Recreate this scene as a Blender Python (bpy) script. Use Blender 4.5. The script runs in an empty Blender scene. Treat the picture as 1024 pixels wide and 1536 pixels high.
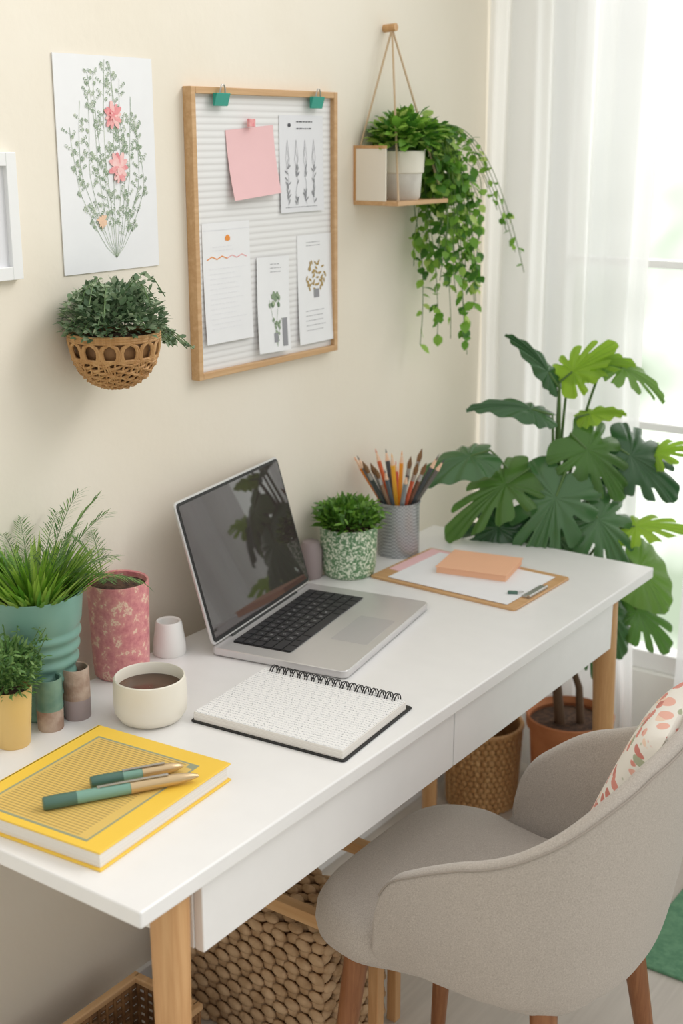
import bpy, math, random
from mathutils import Vector, Matrix
V=Vector
col=bpy.context.scene.collection
def lin(c):
    return tuple(((x/255)/12.92 if x/255<=.04045 else ((x/255+.055)/1.055)**2.4) for x in c[:3])+(1,)
# ------------------------------------------------------------------ materials
def newmat(name):
    m=bpy.data.materials.new(name);m.use_nodes=True
    nt=m.node_tree;b=nt.nodes['Principled BSDF'];return m,nt,b
def ramp(nt,stops,interp='LINEAR'):
    r=nt.nodes.new('ShaderNodeValToRGB');cr=r.color_ramp;cr.interpolation=interp
    while len(cr.elements)<len(stops): cr.elements.new(.5)
    for e,(p,c) in zip(cr.elements,stops): e.position=p;e.color=lin(c)
    return r
def mapping(nt,scale=(1,1,1),rot=(0,0,0)):
    tc=nt.nodes.new('ShaderNodeTexCoord');mp=nt.nodes.new('ShaderNodeMapping')
    mp.inputs['Scale'].default_value=scale;mp.inputs['Rotation'].default_value=rot
    nt.links.new(tc.outputs['Object'],mp.inputs['Vector']);return mp
def bump(nt,b,src,strength=.3,dist=.002):
    bp=nt.nodes.new('ShaderNodeBump');bp.inputs['Strength'].default_value=strength;bp.inputs['Distance'].default_value=dist
    nt.links.new(src,bp.inputs['Height']);nt.links.new(bp.outputs['Normal'],b.inputs['Normal'])
def noise(nt,mp,scale,detail=3,rough=.5):
    n=nt.nodes.new('ShaderNodeTexNoise');n.inputs['Scale'].default_value=scale;n.inputs['Detail'].default_value=detail
    n.inputs['Roughness'].default_value=rough
    nt.links.new(mp.outputs['Vector'],n.inputs['Vector']);return n
def plain(name,c,rough=.5,metal=0,c2=None,scale=20,bmp=0,bscale=200,spec=.5):
    m,nt,b=newmat(name)
    b.inputs['Roughness'].default_value=rough;b.inputs['Metallic'].default_value=metal
    b.inputs['Specular IOR Level'].default_value=spec
    mp=mapping(nt)
    if c2 is None: c2=tuple(max(0,x*.992) for x in c)
    n=noise(nt,mp,scale);r=ramp(nt,[(.35,c),(.65,c2)])
    nt.links.new(n.outputs['Fac'],r.inputs['Fac']);nt.links.new(r.outputs['Color'],b.inputs['Base Color'])
    if bmp:
        n2=noise(nt,mp,bscale);bump(nt,b,n2.outputs['Fac'],bmp)
    return m
def wood(name,c,c2,axis='Z',rough=.45,scale=1):
    m,nt,b=newmat(name);b.inputs['Roughness'].default_value=rough
    s={'X':(3,60,60),'Y':(60,3,60),'Z':(60,60,3)}[axis]
    mp=mapping(nt,tuple(q*scale for q in s))
    n=noise(nt,mp,1,5,.6);r=ramp(nt,[(.3,c),(.55,c2),(.7,c)])
    nt.links.new(n.outputs['Fac'],r.inputs['Fac']);nt.links.new(r.outputs['Color'],b.inputs['Base Color'])
    bump(nt,b,n.outputs['Fac'],.15,.001);return m
def foliage(name,stops,trans=.25,rough=.45,spec=.5):
    m,nt,b=newmat(name);b.inputs['Roughness'].default_value=rough;b.inputs['Specular IOR Level'].default_value=spec
    g=nt.nodes.new('ShaderNodeNewGeometry');r=ramp(nt,stops)
    nt.links.new(g.outputs['Random Per Island'],r.inputs['Fac']);nt.links.new(r.outputs['Color'],b.inputs['Base Color'])
    t=nt.nodes.new('ShaderNodeBsdfTranslucent');nt.links.new(r.outputs['Color'],t.inputs['Color'])
    mx=nt.nodes.new('ShaderNodeMixShader');mx.inputs[0].default_value=trans
    nt.links.new(b.outputs[0],mx.inputs[1]);nt.links.new(t.outputs[0],mx.inputs[2])
    nt.links.new(mx.outputs[0],nt.nodes['Material Output'].inputs['Surface']);return m
def voro(name,stops,scale,rough=.4,feature='F1',interp='CONSTANT',out='Distance',bmp=0):
    m,nt,b=newmat(name);b.inputs['Roughness'].default_value=rough
    mp=mapping(nt);nz=noise(nt,mp,scale*.8);
    v=nt.nodes.new('ShaderNodeTexVoronoi');v.feature=feature;v.inputs['Scale'].default_value=scale
    mixv=nt.nodes.new('ShaderNodeMixRGB');mixv.inputs[0].default_value=.02
    nt.links.new(mp.outputs['Vector'],mixv.inputs[1]);nt.links.new(nz.outputs['Color'],mixv.inputs[2])
    nt.links.new(mixv.outputs[0],v.inputs['Vector'])
    r=ramp(nt,stops,interp);nt.links.new(v.outputs[out],r.inputs['Fac']);nt.links.new(r.outputs['Color'],b.inputs['Base Color'])
    if bmp: bump(nt,b,v.outputs['Distance'],bmp,.002)
    return m
M={}
M['wall']=plain('wall_plaster',(240,232,218),.85,c2=(236,227,211),scale=2.5,bmp=.35,bscale=38)
M['wallw']=plain('pale_window_wall',(242,240,235),.8,bmp=.1,bscale=45)
M['white']=plain('white_lacquer',(239,238,237),.26)
M['whitem']=plain('white_matte',(240,239,236),.6)
M['floor']=wood('pale_floor',(212,204,194),(196,188,178),'Y',.4,.3)
M['oak']=wood('light_oak',(214,170,120),(196,148,98),'Z')
M['oakx']=wood('light_oak_x',(216,176,128),(200,155,106),'X')
M['oaky']=wood('light_oak_y',(214,176,132),(198,156,110),'Y')
M['walnut']=wood('warm_brown_wood',(164,112,72),(138,88,54),'Z')
M['alu']=plain('aluminium',(218,216,216),.33,.55)
M['black']=plain('black_plastic',(22,22,24),.45)
M['key']=plain('key_black',(44,44,48),.5)
M['legend']=plain('key_legend_print',(190,190,192),.5)
M['pad']=plain('trackpad',(200,198,200),.3,.4)
M['screen']=plain('screen_glass',(62,53,54),.02,spec=1.0)
M['cream']=plain('cream_ceramic',(236,230,216),.35)
M['coffee']=plain('coffee',(72,44,26),.15,c2=(92,58,34))
M['teal']=plain('teal_ceramic',(124,166,152),.4,c2=(114,156,144),scale=9)
M['tealdk']=plain('teal_glaze',(82,122,110),.3,c2=(120,150,130),scale=30)
M['birch']=plain('birch_wood',(140,110,92),.7,c2=(196,176,160),scale=25,bmp=.4)
M['yelpot']=plain('mustard_ceramic',(226,192,122),.45)
M['soil']=plain('soil',(92,66,48),.95,c2=(50,34,26),scale=90,bmp=1,bscale=160)
def pinkglaze():
    m,nt,b=newmat('pink_floral_glaze');b.inputs['Roughness'].default_value=.35
    mp=mapping(nt);n=noise(nt,mp,60,4,.65);r=ramp(nt,[(.30,(200,116,124)),(.45,(216,138,142)),(.56,(226,156,152)),(.61,(242,214,190)),(.70,(218,138,140))])
    nt.links.new(n.outputs['Fac'],r.inputs['Fac']);nt.links.new(r.outputs['Color'],b.inputs['Base Color']);return m
M['pinkpot']=pinkglaze()
M['spotpot']=voro('green_speckled_glaze',[(0,(236,238,222)),(.44,(226,232,210)),(.52,(110,150,108)),(1,(88,130,88))],170,.4,interp='LINEAR')
M['whitepot']=plain('grey_white_pot',(226,222,214),.6,c2=(205,200,192))
M['terra']=plain('terracotta',(188,120,76),.7,c2=(172,104,62))
M['rattan']=wood('rattan',(210,168,116),(176,130,80),'Z',.6)
M['seagrass']=plain('seagrass',(210,178,140),.7,c2=(176,142,104),scale=30,bmp=.5)
M['rattandk']=plain('dark_rattan',(150,110,70),.6,c2=(110,76,44),scale=25,bmp=.4)
M['rope']=plain('jute_rope',(206,180,148),.8,bmp=.5)
M['paper']=plain('paper',(240,240,242),.75)
M['paper2']=plain('paper_grey',(230,230,234),.75)
M['pinkp']=plain('pink_paper',(240,196,198),.75)
M['peach']=plain('peach_paper',(240,186,150),.7)
M['ink']=plain('ink_grey',(150,150,155),.8)
M['inkdk']=plain('ink_dark',(80,80,86),.8)
M['pgreen']=foliage('painted_green',[(0,(104,128,100)),(.5,(138,158,130)),(1,(172,186,156))],0,.8)
M['pgreen2']=foliage('painted_soft_green',[(0,(118,142,112)),(.5,(158,176,150)),(1,(202,210,188))],0,.8)
M['pink']=plain('painted_pink',(232,138,144),.8,c2=(242,180,178),scale=90)
M['pinkl']=plain('painted_light_pink',(242,182,180),.8,c2=(248,208,204),scale=90)
M['ppeach']=plain('painted_peach',(242,204,174),.8)
M['orange']=plain('orange_mark',(240,150,60),.6)
M['tealclip']=plain('teal_clip',(48,160,142),.35)
M['steel']=plain('steel',(190,188,185),.3,.8)
M['gold']=plain('brass',(206,180,140),.3,.6)
M['yellow']=plain('yellow_cover',(244,202,74),.5)
M['yel2']=plain('gold_print',(224,190,104),.55)
M['slate']=plain('slate_print',(150,156,130),.6)
M['stripe']=plain('stripe_print',(176,148,90),.6)
M['pengreen']=plain('pen_green',(122,162,146),.35)
M['pendk']=plain('pen_dark_green',(76,110,98),.4)
M['mauve']=plain('mauve_stoneware',(160,146,146),.6)
M['rug']=plain('green_rug',(112,158,124),.95,c2=(92,140,108),scale=60,bmp=1,bscale=300)
M['framew']=plain('frame_white',(240,240,240),.4)
def fabric():
    m,nt,b=newmat('grey_beige_fabric');b.inputs['Roughness'].default_value=.9;b.inputs['Sheen Weight'].default_value=.25
    mp=mapping(nt);n=noise(nt,mp,560,2);r=ramp(nt,[(.3,(170,160,150)),(.7,(196,187,177))])
    nt.links.new(n.outputs['Fac'],r.inputs['Fac']);nt.links.new(r.outputs['Color'],b.inputs['Base Color'])
    bump(nt,b,n.outputs['Fac'],.4,.001);return m
M['fabric']=fabric()
M['fabdk']=plain('seam_fabric',(164,154,144),.9)
def pillowmat():
    m,nt,b=newmat('leaf_print_fabric');b.inputs['Roughness'].default_value=.85
    mp=mapping(nt,(70,26,26),(0,0,.7));v=nt.nodes.new('ShaderNodeTexVoronoi');v.inputs['Scale'].default_value=1
    nt.links.new(mp.outputs['Vector'],v.inputs['Vector'])
    sep=nt.nodes.new('ShaderNodeSeparateColor');nt.links.new(v.outputs['Color'],sep.inputs[0])
    r=ramp(nt,[(0,(222,148,134)),(.3,(238,182,164)),(.5,(176,180,152)),(.65,(240,210,188)),(.8,(208,132,120))],'CONSTANT')
    nt.links.new(sep.outputs[0],r.inputs['Fac'])
    r2=ramp(nt,[(.0,(0,0,0)),(.44,(0,0,0)),(.48,(255,255,255))]);nt.links.new(v.outputs['Distance'],r2.inputs['Fac'])
    mx=nt.nodes.new('ShaderNodeMixRGB');nt.links.new(r2.outputs['Color'],mx.inputs[0]);nt.links.new(r.outputs['Color'],mx.inputs[1])
    mx.inputs[2].default_value=lin((240,234,224));nt.links.new(mx.outputs[0],b.inputs['Base Color']);return m
M['pillow']=pillowmat()
def scribble():
    m,nt,b=newmat('handwritten_page');b.inputs['Roughness'].default_value=.75
    mp=mapping(nt,(380,560,1));n=noise(nt,mp,1,2,.7)
    r=ramp(nt,[(.0,(80,82,90)),(.39,(120,122,128)),(.45,(236,236,236)),(1,(244,243,241))])
    nt.links.new(n.outputs['Fac'],r.inputs['Fac'])
    w=nt.nodes.new('ShaderNodeTexWave');w.bands_direction='Y';w.inputs['Scale'].default_value=42;w.inputs['Distortion'].default_value=1.5;w.inputs['Detail Scale'].default_value=3
    mp2=mapping(nt);nt.links.new(mp2.outputs['Vector'],w.inputs['Vector'])
    r2=ramp(nt,[(.35,(255,255,255)),(.8,(0,0,0))]);nt.links.new(w.outputs['Fac'],r2.inputs['Fac'])
    mx=nt.nodes.new('ShaderNodeMixRGB');nt.links.new(r2.outputs['Color'],mx.inputs[0]);nt.links.new(r.outputs['Color'],mx.inputs[2])
    mx.inputs[1].default_value=lin((242,241,239));nt.links.new(mx.outputs[0],b.inputs['Base Color']);return m
M['script']=scribble()
def pagestack():
    m,nt,b=newmat('page_edges');b.inputs['Roughness'].default_value=.8
    mp=mapping(nt,(1,1,1500));n=noise(nt,mp,1,1);r=ramp(nt,[(.35,(214,208,200)),(.65,(246,243,238))])
    nt.links.new(n.outputs['Fac'],r.inputs['Fac']);nt.links.new(r.outputs['Color'],b.inputs['Base Color']);return m
M['pages']=pagestack()
def ribboard():
    m,nt,b=newmat('ribbed_board');b.inputs['Roughness'].default_value=.6
    mp=mapping(nt);w=nt.nodes.new('ShaderNodeTexWave');w.bands_direction='Z';w.inputs['Scale'].default_value=27
    nt.links.new(mp.outputs['Vector'],w.inputs['Vector']);r=ramp(nt,[(.0,(218,216,215)),(.3,(232,231,231)),(1,(238,237,237))])
    nt.links.new(w.outputs['Fac'],r.inputs['Fac']);nt.links.new(r.outputs['Color'],b.inputs['Base Color'])
    bump(nt,b,w.outputs['Fac'],.12,.002);return m
M['rib']=ribboard()
def meshcup():
    m,nt,b=newmat('grey_wire_mesh');b.inputs['Roughness'].default_value=.35;b.inputs['Metallic'].default_value=.35
    mp=mapping(nt,(260,260,260),(0,0,.78));c=nt.nodes.new('ShaderNodeTexChecker');c.inputs['Scale'].default_value=1
    c.inputs['Color1'].default_value=lin((192,194,196));c.inputs['Color2'].default_value=lin((148,152,156))
    nt.links.new(mp.outputs['Vector'],c.inputs['Vector']);nt.links.new(c.outputs['Color'],b.inputs['Base Color']);return m
M['mesh']=meshcup()
def sheer():
    m=bpy.data.materials.new('sheer_curtain');m.use_nodes=True;nt=m.node_tree;nt.nodes.clear()
    o=nt.nodes.new('ShaderNodeOutputMaterial');d=nt.nodes.new('ShaderNodeBsdfDiffuse');t=nt.nodes.new('ShaderNodeBsdfTranslucent');tr=nt.nodes.new('ShaderNodeBsdfTransparent')
    d.inputs[0].default_value=lin((246,246,246));t.inputs[0].default_value=lin((244,244,244))
    a=nt.nodes.new('ShaderNodeMixShader');a.inputs[0].default_value=.45;nt.links.new(d.outputs[0],a.inputs[1]);nt.links.new(t.outputs[0],a.inputs[2])
    b=nt.nodes.new('ShaderNodeMixShader');b.inputs[0].default_value=.10;nt.links.new(a.outputs[0],b.inputs[1]);nt.links.new(tr.outputs[0],b.inputs[2])
    nt.links.new(b.outputs[0],o.inputs[0]);return m
M['sheer']=sheer()
M['f_herb']=foliage('grey_green_leaves',[(0,(80,108,78)),(.5,(116,142,106)),(1,(168,184,150))])
M['f_bright']=foliage('bright_green_leaves',[(0,(66,112,40)),(.5,(98,146,52)),(1,(136,180,72))])
M['f_grass']=foliage('grass_blades',[(0,(84,138,42)),(.5,(130,176,58)),(1,(176,204,96))],.35)
M['f_fern']=foliage('fern_green',[(0,(70,110,56)),(.5,(104,144,76)),(1,(136,168,98))],.3)
M['f_vine']=foliage('vine_green',[(0,(66,118,42)),(.4,(108,162,58)),(.8,(154,198,82)),(1,(198,220,126))],.45)
M['f_dark']=foliage('monstera_dark',[(0,(46,84,50)),(.35,(62,104,60)),(.7,(82,124,74)),(1,(104,144,86))],.22,.2,.7)
M['f_mid']=foliage('monstera_mid',[(0,(90,134,62)),(1,(128,168,80))],.5,.22,.7)
M['f_light']=foliage('monstera_young',[(0,(150,190,56)),(1,(176,210,80))],.55,.3)
M['stem']=plain('green_stem',(84,116,58),.5)
M['bark']=plain('brown_stem',(96,74,54),.8,bmp=.5)
# ------------------------------------------------------------------ mesh builder
class MB:
    def __init__(s): s.v=[];s.f=[];s.m=[]
    def add(s,vs,fs,mat=0,T=None):
        o=len(s.v)
        s.v+= [tuple(T@V(p)) if T else tuple(p) for p in vs]
        s.f+=[tuple(i+o for i in f) for f in fs];s.m+=[mat]*len(fs)
    def box(s,lo,hi,mat=0,T=None):
        x0,y0,z0=lo;x1,y1,z1=hi
        s.add([(x0,y0,z0),(x1,y0,z0),(x1,y1,z0),(x0,y1,z0),(x0,y0,z1),(x1,y0,z1),(x1,y1,z1),(x0,y1,z1)],
              [(0,3,2,1),(4,5,6,7),(0,1,5,4),(1,2,6,5),(2,3,7,6),(3,0,4,7)],mat,T)
    def lathe(s,prof,n=48,mat=0,c=(0,0,0),T=None,sq=None):
        vs=[];fs=[]
        for r,z in prof:
            for k in range(n):
                a=2*math.pi*k/n;cx,sy=math.cos(a),math.sin(a)
                if sq:
                    e,ax,ay=sq;px=abs(cx)**(2/e)*(1 if cx>0 else -1)*ax*r;py=abs(sy)**(2/e)*(1 if sy>0 else -1)*ay*r
                else: px,py=r*cx,r*sy
                vs.append((c[0]+px,c[1]+py,c[2]+z))
        for j in range(len(prof)-1):
            for k in range(n):
                k2=(k+1)%n;fs.append((j*n+k,j*n+k2,(j+1)*n+k2,(j+1)*n+k))
        s.add(vs,fs,mat,T)
    def tube(s,pts,r,n=6,mat=0,T=None):
        pts=[V(p) for p in pts];m=len(pts)
        rs=r if isinstance(r,(list,tuple)) else [r]*m
        vs=[];fs=[];ref=None
        for i,p in enumerate(pts):
            d=(pts[min(i+1,m-1)]-pts[max(i-1,0)])
            if d.length<1e-9: d=V((0,0,1))
            d.normalize()
            if ref is None: ref=V((0,0,1)) if abs(d.z)<.9 else V((1,0,0))
            a=d.cross(ref)
            if a.length<1e-4: a=d.cross(V((0,1,0)))
            a.normalize();b=d.cross(a).normalized();ref=a.cross(d)
            for k in range(n):
                t=2*math.pi*k/n;vs.append(tuple(p+(a*math.cos(t)+b*math.sin(t))*rs[i]))
        for i in range(m-1):
            for k in range(n):
                k2=(k+1)%n;fs.append((i*n+k,i*n+k2,(i+1)*n+k2,(i+1)*n+k))
        fs.append(tuple(range(n)));fs.append(tuple(range((m-1)*n,m*n)))
        s.add(vs,fs,mat,T)
    def blob(s,c,ax,R,mat=0,nu=6,nv=4):
        vs=[];fs=[]
        for j in range(nv+1):
            t=math.pi*(j+.02)/(nv+.04)
            for k in range(nu):
                a=2*math.pi*k/nu
                p=V((math.sin(t)*math.cos(a)*ax[0],math.sin(t)*math.sin(a)*ax[1],math.cos(t)*ax[2]))
                vs.append(tuple(V(c)+R@p))
        for j in range(nv):
            for k in range(nu): fs.append((j*nu+k,(j+1)*nu+k,(j+1)*nu+(k+1)%nu,j*nu+(k+1)%nu))
        s.add(vs,fs,mat)
    def leaf(s,b,d,n,L,W,seg=3,curl=.25,fold=.15,mat=0,p=1.0):
        b=V(b);d=V(d).normalized();n=V(n);sd=d.cross(n)
        if sd.length<1e-4: sd=d.cross(V((1,.3,.2)))
        sd.normalize();n=sd.cross(d)
        vs=[];fs=[]
        for i in range(seg+1):
            t=i/seg;w=W*.5*max(.03,math.sin(math.pi*min(1,(t*.93+.05))**p))
            c=b+d*L*t-n*curl*L*t*t
            vs+=[tuple(c-sd*w+n*w*fold),tuple(c),tuple(c+sd*w+n*w*fold)]
        for i in range(seg):
            a=i*3;fs+=[(a,a+1,a+4,a+3),(a+1,a+2,a+5,a+4)]
        s.add(vs,fs,mat)
    def obj(s,name,mats,parent=None,smooth=True,bevel=0,loc=None,angle=40,subsurf=0,bseg=3):
        me=bpy.data.meshes.new(name);me.from_pydata(s.v,[],s.f)
        for m in mats: me.materials.append(M[m] if isinstance(m,str) else m)
        me.polygons.foreach_set('material_index',s.m)
        me.polygons.foreach_set('use_smooth',[smooth]*len(s.f))
        me.update()
        if smooth: me.set_sharp_from_angle(angle=math.radians(angle))
        o=bpy.data.objects.new(name,me);col.objects.link(o)
        if parent: o.parent=parent
        if loc: o.location=loc
        if bevel:
            b=o.modifiers.new('bevel','BEVEL');b.width=bevel;b.segments=bseg;b.limit_method='ANGLE'
        if subsurf:
            q=o.modifiers.new('sub','SUBSURF');q.levels=subsurf;q.render_levels=subsurf
        return o
def root(name,label,cat,loc=(0,0,0),rz=0,group=None):
    o=bpy.data.objects.new(name,None);o.empty_display_size=.05;col.objects.link(o)
    o.location=loc;o.rotation_euler=(0,0,rz);tag(o,label,cat,group);return o
def tag(o,label,cat,group=None):
    o['label']=label;o['category']=cat
    if group:o['group']=group
    return o
def boxobj(name,lo,hi,mats,parent=None,bevel=.001,T=None):
    b=MB();b.box(lo,hi,0,T);return b.obj(name,mats,parent,False,bevel)
def rv(rng,a,b): return rng.uniform(a,b)
def clampx(b,x):
    for i in range(len(b.v)):
        if b.v[i][0]<x: b.v[i]=(x,b.v[i][1],b.v[i][2])
def interp(x,pts):
    if x<=pts[0][0]: return pts[0][1]
    for (a,u),(c,w_) in zip(pts[:-1],pts[1:]):
        if x<=c: return u+(w_-u)*(x-a)/(c-a)
    return pts[-1][1]
WX=-.05
def S(y,z): k=1.0324; return (-.978+(y+.978)*k, 1.65+(z-1.65)*k)
# ------------------------------------------------------------------ room
w=boxobj('wall_left',(WX-.1,-1.6,0),(WX,2.15,2.6),['wall'],bevel=0);w['kind']='structure'
b=MB();y0,y1=2.05,2.15
wx0,wx1,wz0,wz1=.05,1.45,.30,2.35
b.box((WX,y0,0),(wx0,y1,2.6));b.box((wx1,y0,0),(3.2,y1,2.6));b.box((wx0,y0,0),(wx1,y1,wz0));b.box((wx0,y0,wz1),(wx1,y1,2.6))
w=b.obj('wall_right',['wallw'],smooth=False);w['kind']='structure'
f=boxobj('floor',(WX-.1,-1.6,-.05),(3.2,2.15,0),['floor'],bevel=0);f['kind']='structure'
b=MB()
t=.035
for lo,hi in [((wx0,y0+.02,wz0),(wx0+t,y1-.02,wz1)),((wx1-t,y0+.02,wz0),(wx1,y1-.02,wz1)),((wx0,y0+.02,wz1-t),(wx1,y1-.02,wz1)),((wx0,y0+.02,wz0),(wx1,y1-.02,wz0+.05)),
              ((wx0,y0+.03,1.337),(wx1,y1-.03,1.356)),((wx0,y0+.03,.935),(wx1,y1-.03,.955)),((.73,y0+.03,wz0),(.765,y1-.03,wz1))]: b.box(lo,hi)
w=b.obj('window_1',['white'],smooth=False,bevel=.003);w['kind']='structure'
w['label']='white framed window with crossing bars'
b=MB();b.box((WX,-1.0,0),(WX+.012,2.05,.08));w=b.obj('baseboard_left',['white'],smooth=False,bevel=.002);w['kind']='structure'
# curtains
def curtain(x0,x1,ya,yb,seed,label):
    rng=random.Random(seed);n=200;vs=[];fs=[];zs=[0.02,.4,.8,1.2,1.6,2.0,2.45]
    ph=rng.random()*6
    for zi,z in enumerate(zs):
        fl=1+.10*max(0,1.2-z) if x1<1 else 1
        for i in range(n+1):
            t=i/n;x=x0+(x1-x0)*t*fl;y=ya+(yb-ya)*t
            k=(x1-x0)/.11
            yy=y+.026*math.sin(2*math.pi*k*t+ph+.25*math.sin(z*2))+.009*math.sin(2*math.pi*k*2.3*t+z*.6)+.008*math.sin(5*t+z)
            vs.append((max(-.045,x+.006*math.sin(z*3+t*9)),yy,z))
    for j in range(len(zs)-1):
        for i in range(n): a=j*(n+1)+i;fs.append((a,a+1,a+n+2,a+n+1))
    b=MB();b.add(vs,fs);o=b.obj('curtain',['sheer'],angle=180);tag(o,label,'curtain','sheer curtains at the window');return o
curtain(-.042,.355,1.845,1.965,1,'sheer white floor-length curtain hanging beside the wall')
curtain(.49,2.6,1.95,1.95,2,'wide sheer white floor-length curtain across the window')
b=MB();b.tube([(WX,1.90,2.46),(2.65,1.97,2.46)],.012,12);o=b.obj('curtain_rod',['white']);tag(o,'white metal curtain rod above the window','curtain rod')
b=MB();b.box((.68,1.27,0),(2.4,1.85,.008));o=b.obj('rug',['rug'],smooth=False,bevel=.003);tag(o,'muted green woven rug lying on the floor','rug')
# ------------------------------------------------------------------ desk
R=root('desk','white desk with two drawers and tapered light wood legs','desk',(.28,.795,0))
def dk(p): return (p[0]-.28,p[1]-.795,p[2])
b=MB();b.box(dk((0,0,.726)),dk((.557,1.592,.75)));b.obj('tabletop',['white'],R,False,.003)
b=MB();b.box(dk((.04,.13,.612)),dk((.522,1.43,.726)));b.obj('drawer_case',['white'],R,False,.002)
for a,c in [(.132,.777),(.780,1.428)]:
    b=MB();b.box(dk((.522,a,.611)),dk((.538,c,.724)));b.obj('drawer',['white'],R,False,.002)
for x,y,sx,sy in [(.512,.098,.012,-.02),(.505,1.462,.015,.03),(.06,.098,-.01,-.02),(.075,1.462,-.01,.03)]:
    b=MB();n=6
    b.tube([dk((x+sx*(1-k/n),y+sy*(1-k/n),.726*k/n+.0)) for k in range(n+1)],[.017+.010*k/n for k in range(n+1)],24)
    b.obj('leg',['oak'],R)
# ------------------------------------------------------------------ laptop
R=root('laptop','open silver laptop with dark screen on the desk','laptop',(.196,.877,.75),math.radians(10))
def rslab(b,hx,hy,z0,z1,r,mat=0,T=None,cx=0,cy=0):
    pts=[]
    for sx,sy,a0 in [(1,1,0),(-1,1,90),(-1,-1,180),(1,-1,270)]:
        for k in range(7):
            a=math.radians(a0+15*k);pts.append((cx+sx*(hx-r)+r*math.cos(a),cy+sy*(hy-r)+r*math.sin(a)))
    n=len(pts);e=min(.0015,(z1-z0)*.3)
    vs=[]
    for z,ins in [(z0,e),(z0+e,0),(z1-e,0),(z1,e)]:
        for x,y in pts:
            dx,dy=x-cx,y-cy;l=math.hypot(dx,dy);vs.append((cx+dx*(1-ins/l),cy+dy*(1-ins/l),z))
    fs=[tuple(reversed(range(n))),tuple(range(3*n,4*n))]
    for j in range(3):
        for k in range(n): fs.append((j*n+k,j*n+(k+1)%n,(j+1)*n+(k+1)%n,(j+1)*n+k))
    b.add(vs,fs,mat,T)
hx,hy=.134,.193
b=MB();rslab(b,hx,hy,.002,.016,.012);b.obj('base',['alu'],R)
b=MB();rslab(b,.058,.158,.0160,.0168,.004,0,None,-.050,0)
rows=[14,14,13,12,11,8]
cache={}
def glyph(ch):
    if ch in cache: return cache[ch]
    cu=bpy.data.curves.new('glyph','FONT');cu.body=ch;cu.size=.008;cu.align_x='CENTER';cu.align_y='CENTER';cu.resolution_u=2
    ob=bpy.data.objects.new('glyph',cu);col.objects.link(ob);bpy.context.view_layer.update()
    me=bpy.data.meshes.new_from_object(ob.evaluated_get(bpy.context.evaluated_depsgraph_get()))
    r=([tuple(v.co) for v in me.vertices],[tuple(p.vertices) for p in me.polygons])
    bpy.data.objects.remove(ob);bpy.data.meshes.remove(me);bpy.data.curves.remove(cu);cache[ch]=r;return r
for ri in range(6):
    x=-.1005+.0202*ri;n=rows[ri];wtot=.308;gap=.0028;ws=[1.0]*n
    if n==13: ws[-1]=1.9
    if n==12: ws[0]=1.5;ws[-1]=1.7
    if n==11: ws[0]=2;ws[-1]=2
    if n==8: ws[3]=5.2
    k=(wtot-gap*(n-1))/sum(ws);y=-wtot/2
    txt=["              ","1234567890-=  "," QWERTYUIOP[]"," ASDFGHJKL;'"," ZXCVBNM,./","        "][ri]
    for qi,q in enumerate(ws):
        b.box((x-.0083,y,.0165),(x+.0083,y+q*k,.0182),1)
        if qi<len(txt) and txt[qi]!=' ':
            gv,gf=glyph(txt[qi]);yc=y+q*k/2
            b.add([(x-p[1],yc+p[0],.01828) for p in gv],gf,2)
        y+=q*k+gap
KB=b.obj('keyboard',['black','key','legend'],R,False)
b=MB();rslab(b,.036,.066,.0160,.01635,.004,0,None,.080,0.0);b.obj('trackpad',['pad'],R)
T=Matrix.Translation((-.129,0,.016))@Matrix.Rotation(-math.radians(106),4,'Y')
b=MB();rslab(b,.134,.193,-.003,.003,.010,0,T,.136,0);L=b.obj('lid',['alu'],R)
b=MB();rslab(b,.130,.190,-.0042,-.003,.008,0,T,.136,0);b.obj('bezel',['black'],L)
b=MB();rslab(b,.124,.185,-.0050,-.0042,.004,0,T,.137,0);b.obj('screen',['screen'],L)
b=MB();b.tube([(-.129,-.13,.014),(-.129,.13,.014)],.006,12);b.obj('hinge',['black'],R)
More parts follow.
